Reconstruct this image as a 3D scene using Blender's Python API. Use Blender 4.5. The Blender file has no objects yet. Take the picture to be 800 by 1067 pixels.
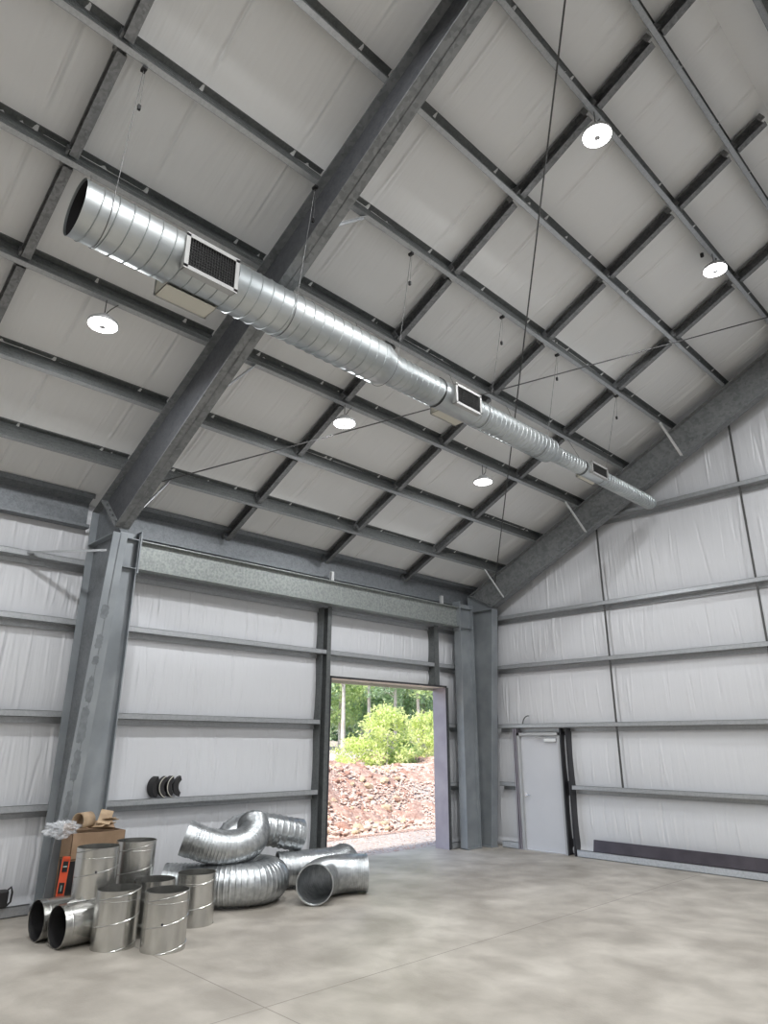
import bpy, math, random
import numpy as np
from mathutils import Vector, Matrix

sc = bpy.context.scene
COL = sc.collection

# ------------------------------------------------------------------ camera
CAM = Vector((9.8367, -12.4435, 1.9842))
YAW, PITCH, ROLL, F_PX = 0.8025, 0.3295, 0.004, 703.17
fw = Vector((-math.sin(YAW)*math.cos(PITCH), math.cos(YAW)*math.cos(PITCH), math.sin(PITCH)))
r0 = Vector((math.cos(YAW), math.sin(YAW), 0)); u0 = r0.cross(fw)
rt = r0*math.cos(ROLL) + u0*math.sin(ROLL); up = -r0*math.sin(ROLL) + u0*math.cos(ROLL)
cd = bpy.data.cameras.new('camera'); cam = bpy.data.objects.new('camera', cd); COL.objects.link(cam)
M = Matrix((rt, up, -fw)).transposed().to_4x4(); M.translation = CAM
cam.matrix_world = M
cd.sensor_fit = 'HORIZONTAL'; cd.sensor_width = 36; cd.lens = F_PX*36/800
cd.clip_start = 0.05; cd.clip_end = 300
sc.camera = cam

# ------------------------------------------------------------------ world, sun, exposure
w = bpy.data.worlds.new('world'); sc.world = w; w.use_nodes = True
nt = w.node_tree; bg = nt.nodes['Background']
sky = nt.nodes.new('ShaderNodeTexSky'); sky.sky_type = 'NISHITA'; sky.sun_disc = False
sky.sun_elevation = math.radians(55); sky.sun_rotation = math.radians(160); sky.air_density = 1.0
sky.dust_density = 2.0
nt.links.new(sky.outputs[0], bg.inputs[0]); bg.inputs[1].default_value = 0.36
sl = bpy.data.lights.new('sun', 'SUN'); sun = bpy.data.objects.new('sun', sl); COL.objects.link(sun)
sl.energy = 5.6; sl.angle = math.radians(3); sl.color = (1, .95, .86)
sun.rotation_euler = Vector((-0.10, 0.62, -0.80)).to_track_quat('-Z', 'Y').to_euler()
LAMP_W = 92.0
sc.view_settings.view_transform = 'Standard'; sc.view_settings.look = 'None'
sc.view_settings.gamma = 1; sc.view_settings.use_curve_mapping = False
sc.view_settings.exposure = 0.0
try:
    sc.cycles.use_denoising = True
    sc.cycles.max_bounces = 10; sc.cycles.diffuse_bounces = 6
    sc.cycles.sample_clamp_indirect = 6
except Exception: pass

# ------------------------------------------------------------------ dimensions
SLOPE, Z0 = 0.4896, 5.0538           # purlin underside: z = Z0 + SLOPE*x
RIDGE = 8.58; WID = 2*RIDGE
YB = -26.1                            # rear wall
CS = math.cos(math.atan(SLOPE)); SN = math.sin(math.atan(SLOPE))
PX = [1.061, 2.095, 3.164, 4.227, 5.258, 6.312, 7.367, 8.153]
ROWS = [-6.791, -4.648, -2.506]
H = [1.23, 2.365, 3.58, 4.42]
def zr(x): return Z0 + SLOPE*(x if x <= RIDGE else WID-x)

# ------------------------------------------------------------------ materials
def mat(name, col=(.5,.5,.5), rough=.5, metal=0, spec=.5, var=0, vscale=5, vcol=None, stretch=(1,1,1),
        bump=0, bscale=50, bstretch=(1,1,1), detail=4, emit=None, alpha=None, voronoi=False, trans=0):
    m = bpy.data.materials.new(name); m.use_nodes = True
    n = m.node_tree.nodes; l = m.node_tree.links; b = n['Principled BSDF']
    b.inputs['Base Color'].default_value = (*col, 1); b.inputs['Roughness'].default_value = rough
    b.inputs['Metallic'].default_value = metal; b.inputs['Specular IOR Level'].default_value = spec
    if trans: b.inputs['Transmission Weight'].default_value = trans
    tc = n.new('ShaderNodeTexCoord')
    if vcol is not None:
        mp = n.new('ShaderNodeMapping'); mp.inputs['Scale'].default_value = stretch
        l.new(tc.outputs['Object'], mp.inputs[0])
        if voronoi:
            t = n.new('ShaderNodeTexVoronoi'); t.inputs['Scale'].default_value = vscale
            nz = n.new('ShaderNodeTexNoise'); nz.inputs['Scale'].default_value = vscale*.25
            l.new(mp.outputs[0], t.inputs['Vector']); l.new(mp.outputs[0], nz.inputs['Vector'])
            mx = n.new('ShaderNodeMath'); mx.operation = 'MULTIPLY_ADD'
            sp = n.new('ShaderNodeSeparateColor'); l.new(t.outputs['Color'], sp.inputs[0])
            l.new(sp.outputs[0], mx.inputs[0]); mx.inputs[1].default_value = .55
            l.new(nz.outputs['Fac'], mx.inputs[2]); fac = mx.outputs[0]; lo, hi = .35, 1.0
        else:
            t = n.new('ShaderNodeTexNoise'); t.inputs['Scale'].default_value = vscale
            t.inputs['Detail'].default_value = detail; l.new(mp.outputs[0], t.inputs['Vector'])
            fac = t.outputs['Fac']; lo, hi = .35, .65
        cr = n.new('ShaderNodeValToRGB'); cr.color_ramp.elements[0].position = lo; cr.color_ramp.elements[1].position = hi
        cr.color_ramp.elements[0].color = (*col, 1); cr.color_ramp.elements[1].color = (*vcol, 1)
        l.new(fac, cr.inputs[0]); l.new(cr.outputs[0], b.inputs['Base Color'])
    if bump:
        mp2 = n.new('ShaderNodeMapping'); mp2.inputs['Scale'].default_value = bstretch
        l.new(tc.outputs['Object'], mp2.inputs[0])
        t2 = n.new('ShaderNodeTexNoise'); t2.inputs['Scale'].default_value = bscale; t2.inputs['Detail'].default_value = 3
        l.new(mp2.outputs[0], t2.inputs['Vector'])
        bp = n.new('ShaderNodeBump'); bp.inputs['Strength'].default_value = 1; bp.inputs['Distance'].default_value = bump
        l.new(t2.outputs['Fac'], bp.inputs['Height']); l.new(bp.outputs[0], b.inputs['Normal'])
    if emit:
        b.inputs['Emission Color'].default_value = (*emit[0], 1); b.inputs['Emission Strength'].default_value = emit[1]
    if alpha is not None: b.inputs['Alpha'].default_value = alpha
    return m

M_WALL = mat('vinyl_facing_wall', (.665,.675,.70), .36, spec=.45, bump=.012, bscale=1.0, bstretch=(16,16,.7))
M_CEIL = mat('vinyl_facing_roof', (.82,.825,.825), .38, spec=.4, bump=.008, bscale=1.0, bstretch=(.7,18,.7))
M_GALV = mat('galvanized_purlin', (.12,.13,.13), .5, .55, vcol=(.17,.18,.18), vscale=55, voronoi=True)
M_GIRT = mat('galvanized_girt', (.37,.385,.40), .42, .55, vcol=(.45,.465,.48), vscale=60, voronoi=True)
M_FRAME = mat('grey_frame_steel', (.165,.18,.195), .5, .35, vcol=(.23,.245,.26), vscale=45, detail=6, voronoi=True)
M_WEB = mat('shade_darkened_web', (.085,.09,.10), .5, .3, vcol=(.12,.125,.135), vscale=35, voronoi=True)  # for the rafter web: shade on its unlit side put into the colour
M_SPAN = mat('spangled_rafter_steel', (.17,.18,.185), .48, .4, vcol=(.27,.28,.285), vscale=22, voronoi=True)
M_COLUMN = mat('galvanized_column', (.27,.295,.315), .48, .35, vcol=(.335,.36,.38), vscale=3, detail=6)
M_PORTAL = mat('spangled_portal_steel', (.25,.27,.265), .45, .45, vcol=(.37,.395,.38), vscale=26, stretch=(1,1,1), detail=10)
M_BRIDGE = mat('bridging_steel', (.15,.155,.16), .5, .5, vcol=(.26,.265,.27), vscale=40, voronoi=True)
M_DARK = mat('dark_trim', (.035,.035,.04), .5)
M_JAMB = mat('jamb_trim', (.30,.28,.32), .45, .2, vcol=(.36,.34,.38), vscale=3)
M_DUCT = mat('spiral_duct_sheet', (.42,.45,.46), .43, .9, vcol=(.60,.625,.625), vscale=3.5, stretch=(1,.35,1), detail=5)
M_CAN = mat('sheet_steel_sleeve', (.40,.40,.385), .26, .95, vcol=(.60,.595,.57), vscale=6, stretch=(1,1,.25), detail=4)
M_ELBOW = mat('corrugated_elbow_sheet', (.40,.42,.435), .34, .92, vcol=(.58,.60,.61), vscale=14)
M_GRILLE = mat('grille_frame_paint', (.46,.46,.45), .45, .3)
M_CREAM = mat('cream_diffuser_back', (.62,.60,.52), .5)
M_BLACK = mat('black_rubber', (.018,.017,.018), .55)
M_CABLE = mat('steel_cable', (.20,.20,.20), .4, .7)
M_ROD = mat('brace_rod_steel', (.10,.10,.10), .45, .5)
M_BRACE = mat('bright_brace_angle', (.72,.73,.73), .35, .5)
M_DOOR = mat('grey_door_paint', (.56,.57,.60), .42, vcol=(.59,.60,.63), vscale=1.2)
M_DFRAME = mat('door_frame_paint', (.42,.43,.44), .4)
M_CHROME = mat('satin_chrome', (.75,.75,.75), .25, 1)
M_CARD = mat('cardboard', (.25,.165,.10), .8, vcol=(.33,.22,.14), vscale=5)
M_CARDL = mat('torn_cardboard', (.33,.235,.15), .8, vcol=(.46,.34,.22), vscale=9)
M_ORANGE = mat('orange_plastic', (.78,.11,.04), .4)
M_BAG = mat('clear_plastic_film', (.80,.82,.85), .12, spec=.6, alpha=.33, bump=.01, bscale=30)
M_VIAL = mat('vial_glass', (.25,.33,.30), .2)
M_FLASH = mat('dark_bronze_trim', (.055,.048,.060), .38, .2, vcol=(.075,.066,.08), vscale=4)
M_HOUSING = mat('lamp_housing', (.55,.56,.57), .4, .3)
M_LENS = mat('lamp_lens', (1,1,1), .3, emit=((1,1,.98), 9.0))
M_ROCKM = mat('rock', (.30,.15,.10), .9, vcol=(.52,.34,.26), vscale=3)
M_SHELL = mat('metal_shell', (.5,.5,.5), .6)

# concrete floor
def floor_mat():
    m = bpy.data.materials.new('concrete_floor'); m.use_nodes = True
    n = m.node_tree.nodes; l = m.node_tree.links; b = n['Principled BSDF']
    tc = n.new('ShaderNodeTexCoord')
    def noise(s, det, dist=0):
        t = n.new('ShaderNodeTexNoise'); t.inputs['Scale'].default_value = s; t.inputs['Detail'].default_value = det
        t.inputs['Distortion'].default_value = dist; l.new(tc.outputs['Object'], t.inputs['Vector']); return t
    a = noise(.42, 8, 1.2); c = noise(2.2, 10, .25); d = noise(40, 3)
    cr = n.new('ShaderNodeValToRGB'); e = cr.color_ramp.elements
    e[0].position = .32; e[0].color = (.32,.292,.252, 1); e[1].position = .68; e[1].color = (.51,.475,.422, 1)
    l.new(a.outputs['Fac'], cr.inputs[0])
    cr2 = n.new('ShaderNodeValToRGB'); e = cr2.color_ramp.elements
    e[0].position = .35; e[0].color = (.80,.79,.78, 1); e[1].position = .65; e[1].color = (1.08,1.08,1.08, 1)
    l.new(c.outputs['Fac'], cr2.inputs[0])
    mx = n.new('ShaderNodeMix'); mx.data_type = 'RGBA'; mx.blend_type = 'MULTIPLY'; mx.inputs[0].default_value = 1
    l.new(cr.outputs[0], mx.inputs[6]); l.new(cr2.outputs[0], mx.inputs[7])
    # saw-cut joints
    sx = n.new('ShaderNodeSeparateXYZ'); l.new(tc.outputs['Object'], sx.inputs[0])
    def line(out, pos, wd):
        s = n.new('ShaderNodeMath'); s.operation = 'SUBTRACT'; l.new(out, s.inputs[0]); s.inputs[1].default_value = pos
        ab = n.new('ShaderNodeMath'); ab.operation = 'ABSOLUTE'; l.new(s.outputs[0], ab.inputs[0])
        lt = n.new('ShaderNodeMath'); lt.operation = 'LESS_THAN'; l.new(ab.outputs[0], lt.inputs[0]); lt.inputs[1].default_value = wd
        return lt.outputs[0]
    L = [line(sx.outputs[0], 4.65, .006), line(sx.outputs[1], -8.72, .006), line(sx.outputs[0], 10.8, .006), line(sx.outputs[1], -14.6, .006)]
    acc = L[0]
    for o in L[1:]:
        mm = n.new('ShaderNodeMath'); mm.operation = 'MAXIMUM'; l.new(acc, mm.inputs[0]); l.new(o, mm.inputs[1]); acc = mm.outputs[0]
    sc_ = n.new('ShaderNodeMath'); sc_.operation = 'MULTIPLY'; sc_.inputs[1].default_value = .55; l.new(acc, sc_.inputs[0])
    mx2 = n.new('ShaderNodeMix'); mx2.data_type = 'RGBA'; l.new(sc_.outputs[0], mx2.inputs[0])
    l.new(mx.outputs[2], mx2.inputs[6]); mx2.inputs[7].default_value = (.12,.105,.09,1)
    l.new(mx2.outputs[2], b.inputs['Base Color'])
    rr = n.new('ShaderNodeMapRange'); l.new(c.outputs['Fac'], rr.inputs[0]); rr.inputs[3].default_value = .42; rr.inputs[4].default_value = .62
    l.new(rr.outputs[0], b.inputs['Roughness'])
    bp = n.new('ShaderNodeBump'); bp.inputs['Distance'].default_value = .002; l.new(d.outputs['Fac'], bp.inputs['Height']); l.new(bp.outputs[0], b.inputs['Normal'])
    return m
M_FLOOR = floor_mat()

# ------------------------------------------------------------------ mesh helpers
class MB:
    def __init__(s): s.v = []; s.f = []; s.sm = []
    def add(s, vs, fs, smooth=False):
        o = len(s.v); s.v += [tuple(p) for p in vs]; s.f += [tuple(i+o for i in f) for f in fs]; s.sm += [smooth]*len(fs)
        return s
    def box(s, a, b):
        x0,x1 = sorted((a[0],b[0])); y0,y1 = sorted((a[1],b[1])); z0,z1 = sorted((a[2],b[2]))
        v = [(x0,y0,z0),(x1,y0,z0),(x1,y1,z0),(x0,y1,z0),(x0,y0,z1),(x1,y0,z1),(x1,y1,z1),(x0,y1,z1)]
        return s.add(v, [(0,3,2,1),(4,5,6,7),(0,1,5,4),(1,2,6,5),(2,3,7,6),(3,0,4,7)])
    def obox(s, c, ax, ay, az):
        c, ax, ay, az = map(Vector, (c, ax, ay, az))
        v = [c+sx*ax+sy*ay+sz*az for sz in (-1,1) for sx,sy in ((-1,-1),(1,-1),(1,1),(-1,1))]
        return s.add(v, [(0,3,2,1),(4,5,6,7),(0,1,5,4),(1,2,6,5),(2,3,7,6),(3,0,4,7)])
    def bar(s, p, q, wd, ht=None, upv=(0,0,1)):
        p, q = Vector(p), Vector(q); d = q-p; ht = ht or wd
        n = d.normalized(); a = n.cross(Vector(upv))
        if a.length < 1e-4: a = n.cross(Vector((1,0,0)))
        a.normalize(); b = n.cross(a)
        return s.obox((p+q)/2, d/2, a*wd/2, b*ht/2)
    def prism(s, poly, d0, axis='y', d1=None):
        # extrude a 2-D polygon; axis y: poly=(x,z)  axis x: poly=(y,z)  axis z: poly=(x,y)
        n = len(poly); vs = []
        for d in (d0, d1):
            for a, b in poly:
                vs.append({'y':(a,d,b),'x':(d,a,b),'z':(a,b,d)}[axis])
        fs = [tuple(range(n))[::-1], tuple(range(n, 2*n))] + [(i,(i+1)%n,n+(i+1)%n,n+i) for i in range(n)]
        return s.add(vs, fs)
    def tube(s, path, R, seg=16, cap=True, ring=None, smooth=True, upv=None):
        pts = [Vector(p) for p in path]; n = len(pts)
        Rs = R if hasattr(R,'__len__') else [R]*n
        T = [(pts[min(i+1,n-1)]-pts[max(i-1,0)]).normalized() for i in range(n)]
        a = T[0].cross(Vector((0,0,1)))
        if a.length < 1e-3: a = T[0].cross(Vector((1,0,0)))
        a.normalize(); vs = []
        for i in range(n):
            a = (a - T[i]*a.dot(T[i])).normalized(); b = T[i].cross(a)
            for k in range(seg):
                t = 2*math.pi*k/seg; vs.append(pts[i]+(a*math.cos(t)+b*math.sin(t))*Rs[i])
        fs = [(i*seg+k, i*seg+(k+1)%seg, (i+1)*seg+(k+1)%seg, (i+1)*seg+k) for i in range(n-1) for k in range(seg)]
        s.add(vs, fs, smooth)
        if cap: s.add([vs[k] for k in range(seg)], [tuple(range(seg))[::-1]]); s.add([vs[(n-1)*seg+k] for k in range(seg)], [tuple(range(seg))])
        return s
    def build(s, name, m, parent=None, loc=(0,0,0)):
        me = bpy.data.meshes.new(name); me.from_pydata(s.v, [], s.f); me.materials.append(m)
        me.polygons.foreach_set('use_smooth', s.sm); me.update()
        o = bpy.data.objects.new(name, me); COL.objects.link(o); o.location = loc
        if parent: o.parent = parent
        return o
def tag(o, label, cat=None, group=None, kind=None):
    if label: o['label'] = label
    if cat: o['category'] = cat
    if group: o['group'] = group
    if kind: o['kind'] = kind
    return o
def empty(name, loc, label, cat, group=None, rz=0):
    o = bpy.data.objects.new(name, None); COL.objects.link(o); o.location = loc; o.rotation_euler = (0,0,rz)
    o.empty_display_size = .1
    return tag(o, label, cat, group)
def struct(o, label=None): return tag(o, label, kind='structure')
def recenter(o):
    """put the origin of a mesh object at the middle of its underside"""
    n = len(o.data.vertices); a = np.empty(n*3); o.data.vertices.foreach_get('co', a); a = a.reshape(-1,3)
    c = np.array([(a[:,0].min()+a[:,0].max())/2, (a[:,1].min()+a[:,1].max())/2, a[:,2].min()])
    a -= c; o.data.vertices.foreach_set('co', a.ravel()); o.location = tuple(np.array(o.location)+c); o.data.update()
    return o
def gridmesh(name, X, Y, Z, m):
    nu, nv = X.shape; vs = np.stack([X,Y,Z],-1).reshape(-1,3)
    i = np.arange(nu-1)[:,None]*nv+np.arange(nv-1)[None,:]
    q = np.stack([i,i+nv,i+nv+1,i+1],-1).reshape(-1,4)
    me = bpy.data.meshes.new(name)
    me.vertices.add(len(vs)); me.vertices.foreach_set('co', vs.ravel())
    me.loops.add(q.size); me.loops.foreach_set('vertex_index', q.ravel().astype(np.int32))
    me.polygons.add(len(q)); me.polygons.foreach_set('loop_start', np.arange(0,q.size,4,dtype=np.int32))
    me.polygons.foreach_set('loop_total', np.full(len(q),4,dtype=np.int32))
    me.polygons.foreach_set('use_smooth', np.ones(len(q),dtype=bool))
    me.materials.append(m); me.update(calc_edges=True); me.validate()
    o = bpy.data.objects.new(name, me); COL.objects.link(o); return o
ORD = ['first','second','third','fourth','fifth','sixth','seventh','eighth','ninth','tenth','eleventh','twelfth']

# ------------------------------------------------------------------ setting: floor, walls, roof
OY1, OY2, OH = -4.44, -1.31, 3.09     # doorway in the left wall
b = MB(); b.box((-.35, YB-.3, -.25), (WID+.35, .35, 0)); struct(b.build('floor', M_FLOOR), 'pale grey beige trowelled concrete floor')

rng = np.random.default_rng(5)
def creases(U, V, levels, n, amp=.015, wmin=.007, wmax=.020, bulge=.04):
    """height field of draped vinyl: pillows between the girt levels plus steep narrow creases"""
    D = np.zeros_like(U)
    for a, c in zip(levels[:-1], levels[1:]):
        t = np.clip((V-a)/(c-a), 0, 1); inside = (V >= a) & (V < c)
        k = np.sin(np.pi*t)
        D += inside*(bulge*k**.8*(0.8+.2*np.sin(U*1.3+a*3)))
        u0, u1 = U.min(), U.max()
        for _ in range(int(n*(u1-u0))):
            uc = rng.uniform(u0, u1); wd = rng.uniform(wmin, wmax); am = rng.uniform(.25,1)*amp*rng.choice([1,-1,1])
            top = rng.uniform(.55, 1.05); bot = rng.uniform(-.05, .4); tilt = rng.normal(0, .05)
            lo = np.searchsorted(U[:,0], uc-.25); hi = np.searchsorted(U[:,0], uc+.25)
            uu = U[lo:hi]; tt = t[lo:hi]
            D[lo:hi] += inside[lo:hi]*am*np.exp(-((uu-uc-tilt*(tt-.5))/wd)**2)*np.clip((top-tt)/.15,0,1)*np.clip((tt-bot)/.15,0,1)
    return D
def band(n, u0, u1, v0, v1, du, dv):
    u = np.linspace(u0,u1,max(2,int((u1-u0)/du)+1)); v = np.linspace(v0,v1,max(2,int((v1-v0)/dv)+1))
    return np.meshgrid(u,v,indexing='ij')
# left wall insulation: three pieces round the doorway joined into one object each side
LV = [0,.15]+[1.15,2.28,3.5,4.34,5.28]
def leftpiece(name, y0, y1, z0, z1, du, label):
    U, V = band(0, y0, y1, z0, z1, du, .04)
    lv = [l for l in LV if z0 <= l <= z1]; lv = ([z0]+lv if lv[0] > z0 else lv); lv = (lv+[z1] if lv[-1] < z1 else lv)
    D = creases(U, V, lv, 9)
    o = gridmesh(name, D, U, V, M_WALL)
    return struct(o, label)
TOPW = 5.3
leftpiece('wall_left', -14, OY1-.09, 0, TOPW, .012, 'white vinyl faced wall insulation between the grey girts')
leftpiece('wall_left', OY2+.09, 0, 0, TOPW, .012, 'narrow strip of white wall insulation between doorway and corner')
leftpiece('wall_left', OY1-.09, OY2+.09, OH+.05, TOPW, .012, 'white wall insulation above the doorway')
b = MB(); b.box((-.155,YB,-.2),(-.04,OY1-.015,TOPW+.05)); b.box((-.155,OY2+.012,-.2),(-.04,.3,TOPW+.05)); b.box((-.155,OY1-.015,OH+.02),(-.04,OY2+.012,TOPW+.05))
b.box((-.04,YB,0),(0,-14,TOPW)); struct(b.build('wall_left', M_SHELL), 'outer sheeting of the left wall')
# end wall: gable
x = np.arange(0, WID+.001, .012); x = x[x <= 12.5]
v = np.linspace(0, 1, 190)
U = np.repeat(x[:,None], len(v), 1); top = np.array([zr(a)+.23 for a in x]); V = top[:,None]*v[None,:]
EL = [0,.15,1.15,2.28,3.5,4.57,6.3,7.9,9.6]
D = creases(U, V, EL, 7.5)
D *= np.clip((top[:,None]-V)/.3,0,1)
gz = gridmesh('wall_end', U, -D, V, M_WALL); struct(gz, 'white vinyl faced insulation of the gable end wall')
b = MB(); b.prism([(-.3,-.2),(WID+.3,-.2),(WID+.3,TOPW),(RIDGE,zr(RIDGE)+.45),(-.3,TOPW)], .12, 'y', .3)
b.prism([(12.4,0),(WID,0),(WID,zr(WID)+.2),(12.4,zr(12.4)+.2)], .0, 'y', .1)
struct(b.build('wall_end', M_SHELL), 'outer sheeting of the gable end wall')
# right wall and rear wall (rear has two tall open doorways that let daylight in)
b = MB(); b.box((WID,YB,0),(WID+.15,.2,TOPW)); struct(b.build('wall_right', M_WALL))
b = MB(); c0,c1,c2,c3 = 2.2,7.2,10.0,15.0; hh = 3.6
b.prism([(-.3,0),(c0,0),(c0,hh),(c1,hh),(c1,0),(c2,0),(c2,hh),(c3,hh),(c3,0),(WID+.3,0),(WID+.3,TOPW),(RIDGE,zr(RIDGE)+.4),(-.3,TOPW)], YB-.15, 'y', YB)
struct(b.build('wall_rear', M_WALL))
# roof insulation, left slope, dense where seen
def roofpiece(y0, y1, dy, x0, x1, mirror=False, fine=True):
    y = np.arange(y0, y1+1e-6, dy); xs = np.linspace(x0, x1, 110 if fine else 20)
    U = np.repeat(y[:,None], len(xs), 1); V = np.repeat(xs[None,:], len(y), 0)
    D = creases(U, V, [x0]+[p for p in PX if x0<p<x1]+[x1], 6.5 if fine else .5, amp=.008, wmin=.007, wmax=.02, bulge=.022) if fine else 0*U
    if fine:
        pin = np.clip(np.min(np.abs(V[...,None]-np.array([p+.06 for p in PX])),-1)/.12-.35, 0, 1); D *= np.clip(pin*2,0,1)
        for ys in np.arange(-13.6, 0, 1.07):        # stapled seams between the insulation rolls
            D += pin*(.020*np.exp(-((U-ys)/.013)**2) - .012*np.exp(-((U-ys-.04)/.012)**2))
    Zp = Z0 + SLOPE*V + .23/CS
    X = V + D*SN; Z = Zp - D*CS
    if mirror: X = WID - X
    return gridmesh('ceiling', X, U, Z, M_CEIL)
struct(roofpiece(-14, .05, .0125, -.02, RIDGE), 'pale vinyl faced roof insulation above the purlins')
struct(roofpiece(YB, -14, .5, -.02, RIDGE, fine=False)); struct(roofpiece(YB, .05, .1, -.02, RIDGE, mirror=True, fine=False))
b = MB(); T = .42
b.prism([(-.45,zr(-.45)+T),(RIDGE,zr(RIDGE)+T),(WID+.45,zr(-.45)+T),(WID+.45,zr(-.45)+T+.05),(RIDGE,zr(RIDGE)+T+.06),(-.45,zr(-.45)+T+.05)], YB-.4, 'y', .45)
struct(b.build('ceiling', M_SHELL), 'outer roof sheeting')

# ------------------------------------------------------------------ steel members
def purlin(x, y0, y1, label, group, name='roof_purlin'):
    """Z section on the slope; bottom flange points down the slope"""
    left = x <= RIDGE; s = 1 if left else -1
    d = Vector((s*CS, 0, SN)); n = Vector((-s*SN, 0, CS))   # up the slope, out of the roof
    o = Vector((x, 0, zr(x)))
    def P(a, c): q = o + d*a + n*c; return (q.x, q.z)
    t = .004; h = .228; wd = .06
    e = empty(name, (x, (y0+y1)/2, zr(x)), label, 'purlin', group)
    L = (-x, -(y0+y1)/2, -zr(x))
    m = MB(); m.prism([P(wd/2-t,0),P(wd/2,0),P(wd/2,h),P(wd/2-t,h)], y0, 'y', y1)
    for c in (.05, .115, .18): m.prism([P(wd/2,c),P(wd/2+.004,c),P(wd/2+.004,c+.012),P(wd/2,c+.012)], y0, 'y', y1)
    m.build('web', M_GALV, e, L)  # web darker than bottom flange: gloss contrast put into the two colours
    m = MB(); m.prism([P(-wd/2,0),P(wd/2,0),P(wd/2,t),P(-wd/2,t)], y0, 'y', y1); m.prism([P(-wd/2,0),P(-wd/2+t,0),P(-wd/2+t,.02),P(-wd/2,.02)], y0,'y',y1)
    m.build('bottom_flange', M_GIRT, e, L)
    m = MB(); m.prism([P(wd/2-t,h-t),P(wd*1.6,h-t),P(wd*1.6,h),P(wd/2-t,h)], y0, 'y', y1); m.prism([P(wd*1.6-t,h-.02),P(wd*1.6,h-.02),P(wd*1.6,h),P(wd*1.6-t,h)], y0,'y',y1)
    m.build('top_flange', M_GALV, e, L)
    return e
YF, YE = -8.93, -0.37
where = ['lowest','second lowest','third from the eave','fourth from the eave','fifth, carrying the duct cables',
         'sixth from the eave','seventh, with two lamps','highest, next to the ridge']
for i, px_ in enumerate(PX):
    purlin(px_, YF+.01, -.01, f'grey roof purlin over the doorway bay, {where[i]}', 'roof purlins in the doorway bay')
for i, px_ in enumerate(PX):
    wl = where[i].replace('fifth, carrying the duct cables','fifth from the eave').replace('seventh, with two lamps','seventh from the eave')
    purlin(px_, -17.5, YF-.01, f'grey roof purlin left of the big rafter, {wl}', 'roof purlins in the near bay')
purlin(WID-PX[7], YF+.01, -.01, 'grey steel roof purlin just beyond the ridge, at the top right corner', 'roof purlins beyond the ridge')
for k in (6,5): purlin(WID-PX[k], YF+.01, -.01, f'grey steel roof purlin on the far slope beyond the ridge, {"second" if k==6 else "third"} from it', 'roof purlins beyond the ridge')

def bridging(xa, xb, y, label, group):
    """channel between two neighbouring purlins: web on the near side, lower flange behind it"""
    ridge = xa < RIDGE < xb
    a = Vector((xa+.055, 0, zr(xa))); c = Vector((xb-.055, 0, zr(xb)))
    a.z += SLOPE*.055; c.z -= 0 if ridge else SLOPE*.055
    if ridge: c.x, c.z = RIDGE-.02, zr(RIDGE)-.01
    d = (c-a).normalized(); n = Vector((-d.z,0,d.x)); m = MB(); t = .005; wd = .085; hh = .165
    mid = (a+c)/2; hl = (c-a)/2; base = .02
    m.obox(mid+n*(base+hh/2)+Vector((0,y+wd/2,0)), hl, (0,t/2,0), n*hh/2)
    m.obox(mid+n*base+Vector((0,y,0)), hl, (0,wd/2,0), n*t/2)
    m.obox(mid+n*(base+hh)+Vector((0,y,0)), hl, (0,wd/2,0), n*t/2)
    m.obox(mid+n*(base+hh-.012)+Vector((0,y-wd/2,0)), hl, (0,t/2,0), n*.012)
    for q in (a, c): m.obox(q+n*(base+hh*.55)+Vector((0,y-wd/2-.012,0)), d*.03, (0,.010,0), n*.05)
    o = m.build('bridging_channel', M_BRIDGE); tag(o, label, 'bridging', group); return recenter(o)
rn = ['row nearest the big rafter','middle row','row nearest the end wall']
xs_ = [.16]+PX
for r, y in enumerate(ROWS):
    for i in range(8):
        fr = 'eave strut and first purlin' if i == 0 else f'{ORD[i-1]} and {ORD[i]} purlins up'
        bridging(xs_[i], xs_[i+1], y, f'bridging channel between {fr}, {rn[r]}', 'bridging channels in the doorway bay')
    hb = bridging(PX[7], WID-PX[7], y, f'dark bridging channel running up to the ridge, {rn[r]}', 'bridging channels in the doorway bay')
    cp = hb.copy(); cp.data = hb.data.copy(); COL.objects.link(cp); cp.location.x = WID-hb.location.x
    for vv in cp.data.vertices: vv.co.x = -vv.co.x
    cp.data.flip_normals(); tag(cp, f'dark bridging channel just beyond the ridge, {rn[r]}', None, 'bridging channels beyond the ridge')
for i in range(1, 8):
    bridging(xs_[i], xs_[i+1], -11.132, f'spangled bridging channel at upper left between the {ORD[i-1]} and {ORD[i]} purlins up', 'bridging channels in the near bay')

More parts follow.
